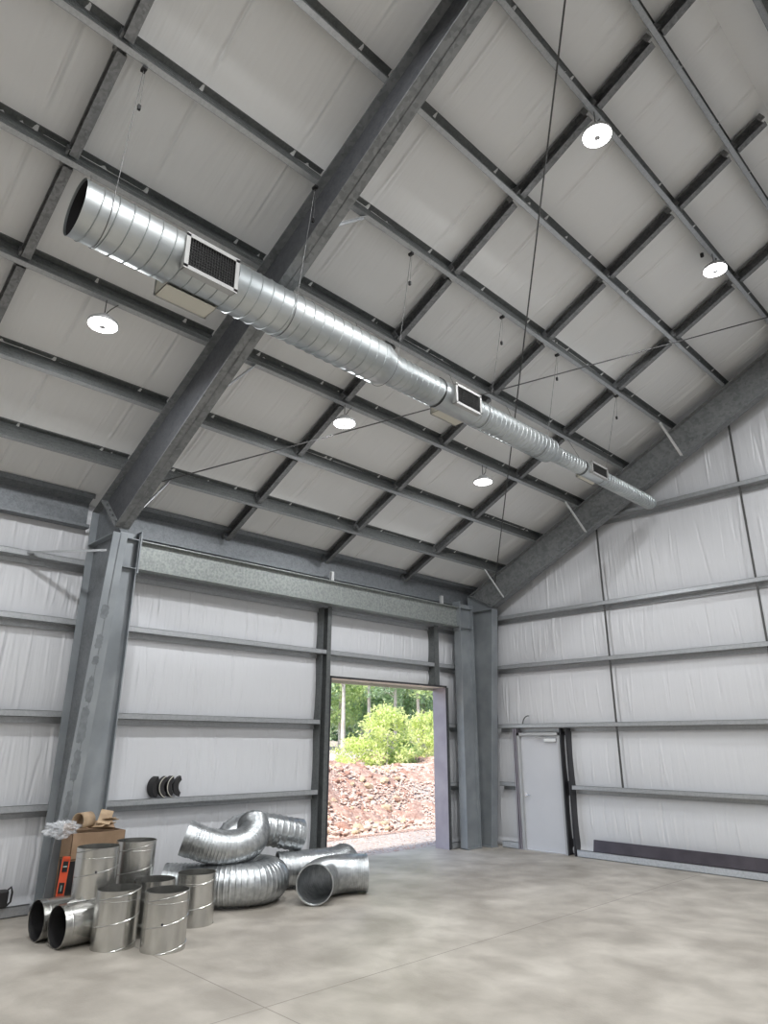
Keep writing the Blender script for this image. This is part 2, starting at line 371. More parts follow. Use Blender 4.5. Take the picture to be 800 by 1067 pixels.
# ---- rigid frames
def frame_column(yc, x0, k, ztop, label, mat_c, side=1, mw=None):
    """tapered column: outer flange vertical, inner flange at x = x0 + k z"""
    def X(x): return x if side == 1 else WID-x
    e = empty('frame_column', (X(.4), yc, 0), label, 'column', 'tapered steel frame columns'); L = (-X(.4), -yc, 0)
    xi = lambda z: x0+k*z
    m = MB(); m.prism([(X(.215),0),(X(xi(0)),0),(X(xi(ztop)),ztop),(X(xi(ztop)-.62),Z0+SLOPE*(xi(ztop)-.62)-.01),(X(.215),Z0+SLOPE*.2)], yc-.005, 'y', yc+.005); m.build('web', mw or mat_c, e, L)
    m = MB(); m.prism([(X(.2),0),(X(.215),0),(X(.215),Z0+.09),(X(.2),Z0+.09)], yc-.1, 'y', yc+.1); m.build('outer_flange', mat_c, e, L)
    m = MB(); m.prism([(X(xi(0)-.014),0),(X(xi(0)),0),(X(xi(ztop)),ztop),(X(xi(ztop)-.014),ztop)], yc-.1, 'y', yc+.1); m.build('inner_flange', mat_c, e, L)
    m = MB(); m.box((X(.19),yc-.11,0),(X(xi(0)+.02),yc+.11,.018)); m.build('base_plate', mat_c, e, L)
    m = MB(); m.prism([(X(.215),ztop-.02),(X(xi(ztop)-.014),ztop-.02),(X(xi(ztop)-.014),ztop-.008),(X(.215),ztop-.008)], yc-.098, 'y', yc+.098)
    m.build('stiffener', mat_c, e, L)
    return e
def rafter(yc, x0, dz0, k, label, mat_c, side=1, mw=None):
    """I section below the purlins from knee x0 to the ridge; depth dz0 + k x"""
    def X(x): return x if side == 1 else WID-x
    top = lambda x: Z0+SLOPE*x-.004; bot = lambda x: Z0+SLOPE*x-(dz0+k*x)
    e = empty('frame_rafter', (X(x0), yc, bot(x0)), label, 'rafter', 'steel frame rafters'); L = (-X(x0), -yc, -bot(x0))
    m = MB(); m.prism([(X(x0),bot(x0)),(X(RIDGE),bot(RIDGE)),(X(RIDGE),top(RIDGE)),(X(.215),top(.215)),(X(max(.22,x0-.55)),top(.215)-.12)][:5] if False else
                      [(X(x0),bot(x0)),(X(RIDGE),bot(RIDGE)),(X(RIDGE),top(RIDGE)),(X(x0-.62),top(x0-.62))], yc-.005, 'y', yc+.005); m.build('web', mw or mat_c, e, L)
    m = MB(); m.prism([(X(.2),top(.2)-.014),(X(RIDGE),top(RIDGE)-.014),(X(RIDGE),top(RIDGE)),(X(.2),top(.2))], yc-.1, 'y', yc+.1); m.build('top_flange', mat_c, e, L)
    m = MB(); m.prism([(X(x0),bot(x0)),(X(RIDGE),bot(RIDGE)),(X(RIDGE),bot(RIDGE)+.014),(X(x0),bot(x0)+.014)], yc-.1, 'y', yc+.1); m.build('bottom_flange', mat_c, e, L)
    m = MB(); m.prism([(X(x0),bot(x0)-.01),(X(x0+.02),bot(x0)-.01),(X(x0-.62),top(x0-.62)),(X(x0-.645),top(x0-.645))], yc-.1, 'y', yc+.1)
    for t in (.2,.4,.6,.8):
        for s in (-1,1):
            cx_, cz_ = X(x0+.01-.63*t), bot(x0)+(top(x0-.62)-bot(x0))*t
            m.tube([(cx_-.02,yc+s*.055,cz_),(cx_+.03,yc+s*.055,cz_+.02)], .012, 6)
    m.build('end_plate', mat_c, e, L)
    m = MB(); m.tube([(X(RIDGE-2.9),yc-.1,bot(RIDGE-2.9)-.012),(X(RIDGE-2.9),yc+.1,bot(RIDGE-2.9)-.012)], .004, 6)
    return e
STAINS = []; M_STAIN = mat('worn_patch', (.17,.185,.20), .55, .25, vcol=(.23,.25,.265), vscale=12)
for yc, nm in ((YF,'left'), (-17.5,'rear')):
    fc_ = frame_column(yc, .475, .131, 4.66, {'left':'tall tapered grey steel column at left, behind the pile of duct pieces','rear':'tapered steel column behind the viewpoint'}[nm], M_COLUMN, mw=M_FRAME)  # web darker than the flanges: its shadow side is set by colour
    LC = fc_ if nm == 'left' else LC
    frame_column(yc, .475, .131, 4.66, f'tapered steel column on the opposite wall, {nm} frame', M_COLUMN, -1)
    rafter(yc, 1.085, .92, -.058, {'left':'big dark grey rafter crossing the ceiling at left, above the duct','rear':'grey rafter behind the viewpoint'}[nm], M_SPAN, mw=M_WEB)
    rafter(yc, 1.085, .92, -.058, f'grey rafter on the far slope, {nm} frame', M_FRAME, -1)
for k,(z,hh_,wv) in enumerate(((3.60,.20,.13),(3.22,.20,.12),(2.98,.12,.10),(2.62,.36,.11),(2.18,.50,.13),(1.70,.42,.12),(1.25,.36,.11))):
    rq = random.Random(k); pts = []
    for q in range(30):
        a = 2*math.pi*q/30; sq = (abs(math.cos(a))**4+abs(math.sin(a))**4)**-.25; pts.append((YF-.02+wv*.42*math.cos(a)*sq*rq.uniform(.7,1.12), z+hh_*.45*math.sin(a)*sq*rq.uniform(.88,1.08)))
    m = MB(); n_ = len(pts); vs = [(.475+.131*zz+dx, yy, zz) for dx in (.0005,.002) for yy,zz in pts]
    m.add(vs, [tuple(range(n_,2*n_))]+[(i,(i+1)%n_,n_+(i+1)%n_,n_+i) for i in range(n_)])
    STAINS.append(m)
for m in STAINS: m.build('worn_patch', M_STAIN, LC, tuple(-v for v in LC.location))
frame_column(YE, .585, .062, 4.80, 'grey steel column in the corner next to the door', M_COLUMN)
frame_column(YE, .585, .062, 4.80, 'grey steel column in the opposite corner', M_COLUMN, -1)
rafter(YE, .885, .65, 0, 'spangled grey rafter running up along the gable end wall', M_SPAN)
rafter(YE, .885, .65, 0, 'spangled grey rafter on the far half of the gable', M_FRAME, -1)

# ---- portal frame in the left wall
def portal_post(y0, y1, label):
    e = empty('portal_post', (.37,(y0+y1)/2,0), label, 'post', 'portal posts'); L = (-.37, -(y0+y1)/2, 0)
    for y in (y0+.008, y1-.008):
        m = MB(); m.box((.28,y-.008,0),(.46,y+.008,4.9)); m.build('flange', M_COLUMN, e, L)
    m = MB(); m.box((.365,y0+.016,0),(.375,y1-.016,4.9)); m.build('web', M_COLUMN, e, L)
    for z in (4.37,4.80): m = MB(); m.box((.28,y0+.016,z-.006),(.46,y1-.016,z+.006)); m.build('stiffener', M_COLUMN, e, L)
    m = MB(); m.box((.26,y0-.0,0),(.48,y1+.0,.016)); m.build('base_plate', M_COLUMN, e, L)
    return e
portal_post(-8.80, -8.38, 'flat grey portal post bolted beside the big left column')
portal_post(-1.06, -.62, 'grey portal post standing between the doorway and the corner column')
e = empty('portal_beam', (.37,-4.7,4.37), 'long spangled grey beam spanning above the doorway', 'beam'); L = (-.37,4.7,-4.37)
m = MB(); m.box((.365,-8.355,4.385),(.375,-1.085,4.785)); m.build('web', M_PORTAL, e, L)
for z in (4.37,4.785): m = MB(); m.box((.28,-8.355,z),(.46,-1.085,z+.015)); m.build('flange', M_PORTAL, e, L)
for y in (-8.367,-1.073): m = MB(); m.box((.27,y-.012,4.30),(.475,y+.012,4.93)); m.build('end_plate', M_COLUMN, e, L)
for y in (-4.60,-1.52):
    m = MB(); m.box((.30,y-.03,4.80),(.36,y+.03,5.0)); m.build('clip', M_BRACE, e, L)

# ---- eave struts and girts
def girt_left(y0, y1, z, label, group='girts on the left wall'):
    """Z section: web level, inner flange up, outer flange down"""
    m = MB(); t = .005
    m.box((.04,y0,z-.08),(.2,y1,z-.08+t)); m.box((.2-t,y0,z-.08),(.2,y1,z)); m.box((.18,y0,z-t),(.2,y1,z))
    m.box((.04,y0,z-.155),(.04+t,y1,z-.08)); m.box((.04,y0,z-.155),(.06,y1,z-.155+t))
    o = m.build('wall_girt', M_GIRT); tag(o, label, 'girt', group); return recenter(o)
def girt_end(x0, x1, z, label, group='girts on the end wall'):
    m = MB(); t = .005
    m.box((x0,-.04,z-.08),(x1,-.2,z-.08+t)); m.box((x0,-.2+t,z-.08),(x1,-.2,z)); m.box((x0,-.18,z-t),(x1,-.2,z))
    m.box((x0,-.04,z-.155),(x1,-.04-t,z-.08)); m.box((x0,-.04,z-.155),(x1,-.06,z-.155+t))
    o = m.build('wall_girt', M_GIRT); tag(o, label, 'girt', group); return recenter(o)
lvl = ['lowest','second','third','top']
JL, JR = -4.66, -1.31
for i, z in enumerate(H):
    girt_left(-17.5, YF-.005, z, f'grey wall girt at the far left edge, {lvl[i]} level', 'girts left of the big column')
    if i < 2:
        girt_left(YF+.005, JL-.005, z, f'grey wall girt between the big column and the doorway, {lvl[i]} level')
        girt_left(JR+.095, -.21, z, f'short grey wall girt between the doorway and the corner, {lvl[i]} level')
    else:
        girt_left(YF+.005, -.21, z, f'long grey wall girt running above the doorway, ' + ('just over the opening' if i == 2 else 'just under the portal beam'))
def eave(y0, y1, label):
    m = MB(); t = .005; z0, z1 = 4.90, 5.30
    m.box((.05,y0,z0),(.05+t,y1,z1)); m.box((.05,y0,z0),(.2,y1,z0+t)); m.box((.2-t,y0,z0),(.2,y1,z0+.05))
    m.prism([(.05,z1),(.26,z1+.10),(.26,z1+.105),(.05,z1+.005)], y0, 'y', y1); m.prism([(.255,z1+.03),(.26,z1+.03),(.26,z1+.10),(.255,z1+.10)], y0, 'y', y1)
    o = m.build('eave_strut', M_FRAME); tag(o, label, 'eave strut', 'eave struts'); return recenter(o)
eave(YF+.11, -.01, 'dark grey eave strut where the roof meets the wall above the doorway')
eave(-17.5, YF-.11, 'dark grey eave strut at the far left edge')
lv2 = ['lowest','second','third','fourth','fifth, meeting the rafter','top']
XR = 2.36
girt_end(.66, 1.05, H[0], 'short grey girt between the corner column and the door')
girt_end(XR, WID-.7, H[0], 'grey girt on the end wall right of the door, lowest level')
for i, z in enumerate([H[1], H[2], 4.65]):
    girt_end(.66, WID-.7, z, f'long grey girt across the end wall, {["second level, just above the door","third level","fourth level, starting at the corner column head"][i]}')
girt_end(2.9, WID-2.9, 6.385, 'highest grey girt in view on the end wall, starting at the rafter')
# base channels
M_BASE = mat('bright_base_channel', (.50,.53,.57), .4, .4, vcol=(.58,.61,.65), vscale=30)
def basech_left(y0, y1, label):
    m = MB(); m.box((.05,y0,0),(.2,y1,.01)); m.box((.19,y0,0),(.2,y1,.12)); m.box((.165,y0,.112),(.2,y1,.12)); o = m.build('base_channel', M_GIRT)
    tag(o, label, 'base channel', 'base channels along the walls'); return recenter(o)
def basech_end(x0, x1, label):
    m = MB(); m.box((x0,-.05,0),(x1,-.2,.01)); m.box((x0,-.19,0),(x1,-.2,.12)); m.box((x0,-.165,.112),(x1,-.2,.12)); o = m.build('base_channel', M_BASE)
    tag(o, label, 'base channel', 'base channels along the walls'); return recenter(o)
basech_left(-17.3, YF-.14, 'bright steel base channel along the floor at the far left edge')
basech_left(YF+.14, JL-.01, 'steel base channel along the floor behind the pile of duct pieces')
basech_left(JR+.1, -.21, 'short steel base channel right of the doorway')
basech_end(.66, 1.05, 'short steel base channel between corner column and door')
basech_end(XR, WID-.5, 'long bright base channel along the end wall, under the dark trim')
# vertical straps on the end wall
for k, (xx, wh) in enumerate(((3.39,'nearer the door'), (6.19,'at the right edge'), (8.99,'beyond the right edge'))):
    m = MB(); ztop = zr(xx)-.1
    m.box((xx-.016,-.185,H[0]-.02),(xx+.016,-.165,ztop))
    o = m.build('sag_strap', M_ROD); tag(o, f'dark upright sag strap on the end wall, {wh}', 'strap', 'sag straps on the end wall'); recenter(o)

# ------------------------------------------------------------------ doorway in the left wall
e = tag(bpy.data.objects.new('doorway_frame', None), 'dark edged steel framing around the open doorway to the outside', 'doorway frame'); COL.objects.link(e)
e.location = (.1,(OY1+OY2)/2,0); L = (-.1,-(OY1+OY2)/2,0)
m = MB(); m.box((.0,-4.66,0),(.2,-4.655,4.37)); m.box((.2,-4.56,0),(.208,-4.47,4.37)); m.box((0,-4.562,0),(.2,-4.557,4.37)); m.box((.18,-4.475,0),(.2,-4.47,4.37)); m.box((0,-4.56,0),(.005,-4.47,4.37))
m.build('jamb_post', M_GALV, e, L)
m = MB(); m.box((0,-1.30,0),(.2,-1.295,OH)); m.box((0,-1.64,OH+.02),(.2,-1.635,4.37)); m.box((.2,-1.635,OH+.04),(.208,-1.50,4.37)); m.box((.195,-1.30,0),(.2,-1.22,OH)); m.box((0,-1.5,OH+.02),(.2,-1.495,4.37))
m.build('jamb_post', M_GALV, e, L)
m = MB(); m.box((-.16,OY1-.015,0),(.2,OY1,OH)); m.build('jamb_lining', M_JAMB, e, L)
m = MB(); m.box((-.16,OY2,0),(.2,OY2+.012,OH)); m.build('jamb_lining', M_JAMB, e, L)
m = MB(); m.box((-.16,OY1-.02,OH),(.2,OY2+.02,OH+.02)); m.box((-.165,OY1,OH-.05),(-.155,OY2,OH)); m.build('head_lining', M_CREAM, e, L)
m = MB(); m.box((.2,OY1-.03,0),(.215,OY1,OH+.035)); m.box((.2,OY2,0),(.215,OY2+.03,OH+.035)); m.box((.2,OY1-.03,OH),(.215,OY2+.03,OH+.035)); m.build('edge_trim', M_DARK, e, L)

# ------------------------------------------------------------------ door in the end wall
DX = 1.195; YD = -.12
e = bpy.data.objects.new('door_1', None); COL.objects.link(e); e.location = (DX+.455, YD, 0); struct(e, 'light grey steel personnel door with lever handle in the end wall'); L = (-DX-.455, -YD, 0)
lf = MB().box((DX,YD,.012),(DX+.91,YD+.045,2.13)).build('door_leaf', M_DOOR, e, L)
m = MB(); m.box((DX-.055,YD-.06,0),(DX-.003,YD+.1,2.19)); m.box((DX+.913,YD-.06,0),(DX+.965,YD+.1,2.19)); m.box((DX-.055,YD-.06,2.135),(DX+.965,YD+.1,2.19)); m.build('door_frame', M_DFRAME, e, L)
m = MB(); m.box((DX-.05,YD-.05,0),(DX+.96,YD+.1,.012)); m.build('threshold', M_CHROME, e, L)
m = MB(); m.tube([(DX+.065,YD,1.0),(DX+.065,YD-.012,1.0)], .03, 20); m.tube([(DX+.065,YD-.01,1.0),(DX+.065,YD-.06,1.0)], .011, 12); m.tube([(DX+.062,YD-.055,1.0),(DX+.12,YD-.058,1.0),(DX+.19,YD-.05,.998)], [.011,.011,.008], 12)
m.build('lever_handle', M_CHROME, e, L)
m = MB(); m.box((DX+.60,YD-.06,2.02),(DX+.86,YD,2.075)); m.build('closer_body', M_BRACE, e, L)
m = MB(); m.bar((DX+.66,YD-.045,2.085),(DX+.40,YD-.09,2.10),.02,.012); m.bar((DX+.40,YD-.09,2.10),(DX+.58,YD-.055,2.15),.02,.012); m.build('closer_arm', M_DFRAME, e, L)
for hz in (.25,1.05,1.85):
    MB().tube([(DX+.912,YD-.012,hz-.055),(DX+.912,YD-.012,hz+.055)],.009,10).build('hinge', M_CHROME, e, L)
def jpost(x0, x1, mt, label):
    m = MB(); m.box((x0,-.2,0),(x0+.005,-.01,H[1]-.09)); m.box((x1-.005,-.2,0),(x1,-.01,H[1]-.09)); m.box((x0,-.015,0),(x1,-.01,H[1]-.09)) 
    m.box((x0,-.2,0),(x0+.03,-.195,H[1]-.09)); m.box((x1-.03,-.2,0),(x1,-.195,H[1]-.09))
    o = m.build('door_jamb_post', mt); tag(o, label, 'post', 'steel posts beside the door'); return recenter(o)
jpost(1.055, 1.138, M_JAMB, 'grey steel post left of the grey door')
jpost(2.165, 2.33, M_DARK, 'dark open channel post right of the grey door')
m = MB(); pts = [(1.42-.15*math.cos(a), -.13, H[1]-.03+.19*math.sin(a)) for a in np.linspace(0,1.75,10)]
m.tube(pts, .012, 8); o = m.build('conduit_stub', M_GALV); tag(o, 'short curved grey conduit end above the door', 'conduit'); recenter(o)

# dark trim length leaning on the base channel
m = MB(); m.prism([(-.205,.125),(-.195,.125),(-.150,.315),(-.160,.315)], 2.70, 'x', 9.4); m.prism([(-.205,.122),(-.09,.122),(-.09,.128),(-.205,.128)], 2.70,'x',9.4)
o = m.build('trim_length', M_FLASH); tag(o, 'long dark bronze folded metal trim lying along the foot of the end wall', 'metal trim'); recenter(o)

# ------------------------------------------------------------------ flange braces
def brace(p, q, label, mt=M_BRACE, wd=.05):
    m = MB(); p, q = Vector(p), Vector(q)
    m.bar(p, q, wd, .005); d = (q-p).normalized(); a = d.cross(Vector((0,0,1))).normalized()
    m.bar(p+a*wd/2+Vector((0,0,-.014)), q+a*wd/2+Vector((0,0,-.014)), .005, .03)
    o = m.build('flange_brace', mt); tag(o, label, 'brace', 'flange braces'); return recenter(o)
for i, t_ in ((0,'lowest'),(2,'middle'),(4,'highest in view')):
    x = PX[i]; brace((x,-.92,zr(x)+.0),(x+.13,-.46,zr(x+.13)-.63), f'bright angle brace from purlin to end rafter, {t_}')
for i, t_ in ((0,'lowest'),(2,'middle, below the duct'),(4,'upper, above the duct')):
    x = PX[i]; brace((x,-8.33,zr(x)),(x+.12,-8.84,zr(x)-(.72-.05*i)+.02), f'grey angle brace on the big left rafter, {t_}', M_GIRT)
brace((.2,-9.78,4.40),(.99,-9.04,4.42), 'grey angle brace from left girt to the big column', M_GIRT)

# ------------------------------------------------------------------ cross-bracing rods
def rod(p, q, label, r=.010):
    m = MB(); m.tube([p,q], r, 8); d = (Vector(q)-Vector(p)).normalized()
    m.tube([Vector(q)-d*.25, Vector(q)], r*1.5, 8)
    o = m.build('bracing_rod', M_ROD); tag(o, label, 'rod', 'roof bracing rods'); return recenter(o)
rod((8.45,-8.82,zr(8.45)-.12),(1.0,-.48,zr(1.0)-.22), 'thin dark bracing rod running from the top edge of the photo down to the corner')
rod((.93,-8.82,zr(.93)-.16),(8.3,-.5,zr(8.3)-.14), 'thin dark bracing rod passing behind the duct up to the right edge')

# ------------------------------------------------------------------ lamps
def lamp(x, y, drop, label, group='round ceiling lamps'):
    z = zr(x)-drop
    e = empty('round_ceiling_lamp', (x,y,z), label, 'ceiling lamp', group)
    m = MB(); m.tube([(0,0,.012),(0,0,.03),(0,0,.05),(0,0,.075),(0,0,.12),(0,0,.125)], [.155,.165,.155,.09,.07,.03], 32); m.build('housing', M_HOUSING, e)
    m = MB()
    R0, R1, n = .028, .15, 32
    vs = [(R*math.cos(2*math.pi*k/n), R*math.sin(2*math.pi*k/n), .006) for R in (R0,R1) for k in range(n)]
    m.add(vs, [(k,(k+1)%n,n+(k+1)%n,n+k) for k in range(n)]); m.tube([(0,0,.004),(0,0,.013)], .152, 32, cap=False); m.build('lens', M_LENS, e)
    m = MB(); m.tube([(0,0,-.016),(0,0,.014)], .034, 16); m.build('sensor', M_HOUSING, e)
    m = MB(); m.tube([(0,0,.12),(0,0,drop)], .006, 8); m.tube([(.0,0,.13),(.03,.02,.17),(.03,.05,.22),(0,.09,drop-.05),(0,.13,drop)], .006, 8); m.build('hanger_hook', M_ROD, e)
    ld = bpy.data.lights.new('lamp_light', 'AREA'); ld.shape = 'DISK'; ld.size = .28; ld.energy = LAMP_W; ld.color = (.97,.985,1.0)
    try: ld.spread = math.radians(180)
    except Exception: pass
    lo = bpy.data.objects.new('lamp_light', ld); COL.objects.link(lo); lo.parent = e; lo.location = (0,0,-.008)
    return e
lamp(3.164,-10.27,.33,'glowing round lamp at left, hanging below the duct left of the big rafter')
lamp(3.164,-6.79,.31,'glowing round lamp just right of the big rafter under the duct')
lamp(3.164,-3.60,.33,'smallest glowing round lamp, near the far corner under the duct')
lamp(7.366,-6.82,.36,'brightest glowing round lamp, high up near the top of the photo')
lamp(7.366,-3.51,.29,'glowing round lamp near the right edge of the photo')
for x in (3.164,7.366):
    for y in ((-13.7,) if x == 3.164 else (-10.3,-13.7)): lamp(x,y,.33,'round ceiling lamp behind the viewpoint','lamps outside the view')
for x in (WID-7.366,WID-3.164):
    for y in (-3.5,-6.8,-10.3,-13.7): lamp(x,y,.33,'round ceiling lamp over the other half of the hall','lamps outside the view')

# ------------------------------------------------------------------ spiral duct
DXX, DZ = 4.74, 6.253
def helix(m, R, y0, y1, pitch, cx=0, cz=0, w_=.010, h_=.006, seg=40, axis='y', cy=0, start=0):
    n = max(4, int(abs(y1-y0)/pitch*seg)); vs = []
    for i in range(n+1):
        t = i/n; y = y0+(y1-y0)*t; a = start + 2*math.pi*(y-y0)/pitch
        for dy, r in ((-w_/2, R-.001),(0,R+h_),(w_/2,R-.001)):
            yy = min(max(y+dy, min(y0,y1)), max(y0,y1))
            if axis == 'y': vs.append((cx+r*math.cos(a), yy, cz+r*math.sin(a)))
            else: vs.append((cx+r*math.cos(a), cy+r*math.sin(a), yy))
    fs = []
    for i in range(n):
        for k in (0,1): fs.append((3*i+k, 3*i+k+1, 3*i+3+k+1, 3*i+3+k))
    m.add(vs, fs, False)
duct = empty('spiral_duct', (DXX,-5.8,DZ), 'long round galvanized spiral duct hanging below the roof', 'duct'); L = (-DXX, 5.8, -DZ)
def section(y0, y1, R, pitch, endrim=True):
    m = MB(); m.tube([(DXX,y0,DZ),(DXX,y1,DZ)], R, 64, cap=False); m.tube([(DXX,y1,DZ),(DXX,y0,DZ)], R-.004, 64, cap=False)
    helix(m, R, y0, y1, pitch, DXX, DZ, seg=48, w_=.014, h_=.009)
    if endrim:
        for y in (y0,y1): m.tube([(DXX,y-.006,DZ),(DXX,y+.006,DZ)], R+.004, 64, cap=False)
    return m.build('duct_section', M_DUCT, duct, L)
RA, RB, RC = .25, .186, .12
yA0, yA1 = -11.15, -7.62
section(yA0, yA1, RA, .132)
section(-7.42, -6.60, RB, .10); section(-5.93, -4.02, RB, .10)
section(-3.86, -3.05, RC, .085); section(-2.4, -.62, RC, .085)
def reducer(y0,y1,Ra,Rb):
    m = MB(); m.tube([(DXX,y0-.03,DZ),(DXX,y0,DZ),(DXX,y1,DZ),(DXX,y1+.03,DZ)], [Ra+.004,Ra+.004,Rb+.004,Rb+.004], 64, cap=False); m.build('reducer', M_DUCT, duct, L)
reducer(yA1,-7.44,RA,RB); reducer(-4.02,-3.86,RB,RC)
m = MB(); m.tube([(DXX,-.64,DZ),(DXX,-.60,DZ)], RC+.006, 48); m.build('end_cap', M_DUCT, duct, L)
m = MB(); m.tube([(DXX,yA0+.5,DZ),(DXX,yA0+.012,DZ)], RA-.006, 48, cap=False); m.tube([(DXX,yA0+.5,DZ),(DXX,yA0+.51,DZ)], RA-.006, 48); m.build('black_inner_tube', M_BLACK, duct, L)  # black tube with closed back inside the open duct end
for y0,y1,R in ((-6.62,-5.91,RB),(-3.07,-2.38,RC)):
    m = MB(); m.tube([(DXX,y0,DZ),(DXX,y1,DZ)], R+.003, 64, cap=False); m.build('collar', M_DUCT, duct, L)
    for yy in (y0+.01,): MB().tube([(DXX,yy-.012,DZ),(DXX,yy+.012,DZ)], R+.012, 64, cap=False).build('rubber_gasket', M_BLACK, duct, L)
def grille(y0, y1, hgt, R, s, zc, so=.035, f_=.028):
    """side grille box on the duct, s=+1 faces the camera side"""
    x0 = DXX+s*R*(.8 if s > 0 else .25); x1 = DXX+s*(R+so); z0, z1 = zc-hgt/2, zc+hgt/2
    bx = MB(); t = .006
    bx.box((x0,y0,z0),(x1,y1,z0+t)); bx.box((x0,y0,z1-t),(x1,y1,z1)); bx.box((x0,y0,z0),(x1,y0+t,z1)); bx.box((x0,y1-t,z0),(x1,y1,z1))
    bo = bx.build('grille_box', M_CREAM if s < 0 else M_GRILLE, duct, L)
    fr = MB(); xo = x1+s*.006
    fr.box((x1,y0-.012,z0-.012),(xo,y1+.012,z0+f_)); fr.box((x1,y0-.012,z1-f_),(xo,y1+.012,z1+.012)); fr.box((x1,y0-.012,z0),(xo,y0+f_,z1)); fr.box((x1,y1-f_,z0),(xo,y1+.012,z1))
    fr.build('grille_frame', M_GRILLE, bo)
    bk = MB(); bk.box((x1-s*.030,y0+t,z0+t),(x1-s*.025,y1-t,z1-t)); bk.build('grille_back', M_BLACK, bo)
    lv_ = MB(); ny = int((y1-y0-2*f_)/.026); nz = int((hgt-2*f_)/.028)
    for k in range(1,ny): y = y0+f_+(y1-y0-2*f_)*k/ny; lv_.box((x1-s*.012,y-.0014,z0+f_),(x1-s*.001,y+.0014,z1-f_))
    for k in range(1,nz): z = z0+f_+(hgt-2*f_)*k/nz; lv_.box((x1-s*.022,y0+f_,z-.0014),(x1-s*.012,y1-f_,z+.0014))
    lv_.build('louvers', mat_l, bo)
mat_l = mat('louver_dark', (.07,.07,.068), .5, .3)
for s in (1,-1):
    zc = DZ-.085
    grille(-10.27,-9.74, .36, RA, s, zc); grille(-6.45,-5.95, .27, RB, s, DZ-.03, .035, .022); grille(-2.95,-2.45, .19, RC, s, DZ, .03, .018)
# hanger cables from the fifth purlin, with a grip on each
XC = 5.216
hy = [(-10.94,'near open duct end'),(-9.02,'beside the big rafter'),(-7.54,'right of the first reducer'),(-5.71,'at the second grille'),(-4.32,'before the second reducer'),(-2.48,'near the end wall')]
for k,(y,wh) in enumerate(hy):
    R = RA if y < -7.5 else (RB if y < -4.0 else RC)
    e = empty('hanger_cable', (XC,y,zr(XC)), f'thin steel hanger cable holding the duct, {wh}', 'cable', 'duct hanger cables'); L2 = (-XC,-y,-zr(XC))
    xw = DXX
    m = MB(); arc = [(xw+(R+.006)*math.cos(a), y, DZ+(R+.006)*math.sin(a)) for a in np.linspace(.15, -math.pi-.15, 24)]
    m.tube([(XC,y,zr(XC)-.005)]+arc+[(PX[3],y,zr(PX[3])-.005)], .0035, 6); m.tube([(XC+.006,y+.012,zr(XC)),(XC-.05,y+.03,zr(XC)-.38)], .0022, 5)
    m.build('wire', M_CABLE, e, L2)
    m = MB(); m.box((XC-.065,y+.015,zr(XC)-.42),(XC-.04,y+.04,zr(XC)-.37)); m.build('cable_grip', M_BLACK, e, L2)
    m = MB(); m.box((XC-.03,y-.02,zr(XC)-.03),(XC+.03,y+.02,zr(XC)-.001)); m.build('beam_clamp', M_BLACK, e, L2)
m = MB(); m.tube([(7.283,-3.69,zr(7.283)-.06),(7.283,-3.69,zr(7.283)-.01)], .025, 12); o = m.build('motion_sensor', M_BLACK); tag(o,'small black sensor hanging beside the right hand lamp','sensor'); recenter(o)

# ------------------------------------------------------------------ pile of duct pieces
def can(x, y, z0, label, rot=0, name='duct_sleeve', h=.535, R=.222, hole=True):
    e = empty(name, (x,y,z0), label, 'duct sleeve', 'short duct sleeves on the floor', rot)
    m = MB(); n = 56
    m.tube([(0,0,0),(0,0,h)], R, n, cap=False); m.tube([(0,0,h),(0,0,0)], R-.004, n, cap=False)
    for z in (0,h):
        vs = [(r*math.cos(2*math.pi*k/n), r*math.sin(2*math.pi*k/n), z) for r in (R-.004,R) for k in range(n)]
        m.add(vs, [(k,(k+1)%n,n+(k+1)%n,n+k) for k in range(n)])
    m.build('sleeve_wall', M_CAN, e)
    s_ = MB(); helix(s_, R, .0, h, .24, axis='z', w_=.012, h_=.006, seg=64)
    s_.build('spiral_seam', M_CAN, e)
    s_ = MB(); helix(s_, R, .06, .0601, .0001, axis='z') if False else s_.tube([(0,0,h-.10),(0,0,h-.096),(0,0,h-.092)], [R,R+.004,R], n, cap=False)
    s_.build('bead', M_CAN, e)
    if hole:
        a = .15; m = MB(); m.tube([((R-.002)*math.cos(a),(R-.002)*math.sin(a),.26),((R+.004)*math.cos(a),(R+.004)*math.sin(a),.26)], .012, 10); m.build('screw', M_DARK, e)
    return e
can(2.179,-8.881,0,'upright galvanized duct sleeve at the front left of the group', -.6, hole=False)
can(2.60,-8.55,0,'upright galvanized duct sleeve at the front right of the group', -.75)
can(1.91,-7.82,0,'upright galvanized duct sleeve standing apart, beside the corrugated elbows', .9, hole=False)
can(1.97,-8.38,0,'upright duct sleeve at the back, mostly hidden behind the front two', 2, hole=False)
can(1.70,-8.95,.405,'raised duct sleeve nearest the cardboard box', -.55, h=.485)
can(1.50,-8.42,.405,'raised duct sleeve against the wall, right of the other raised one', 1.2, h=.485)
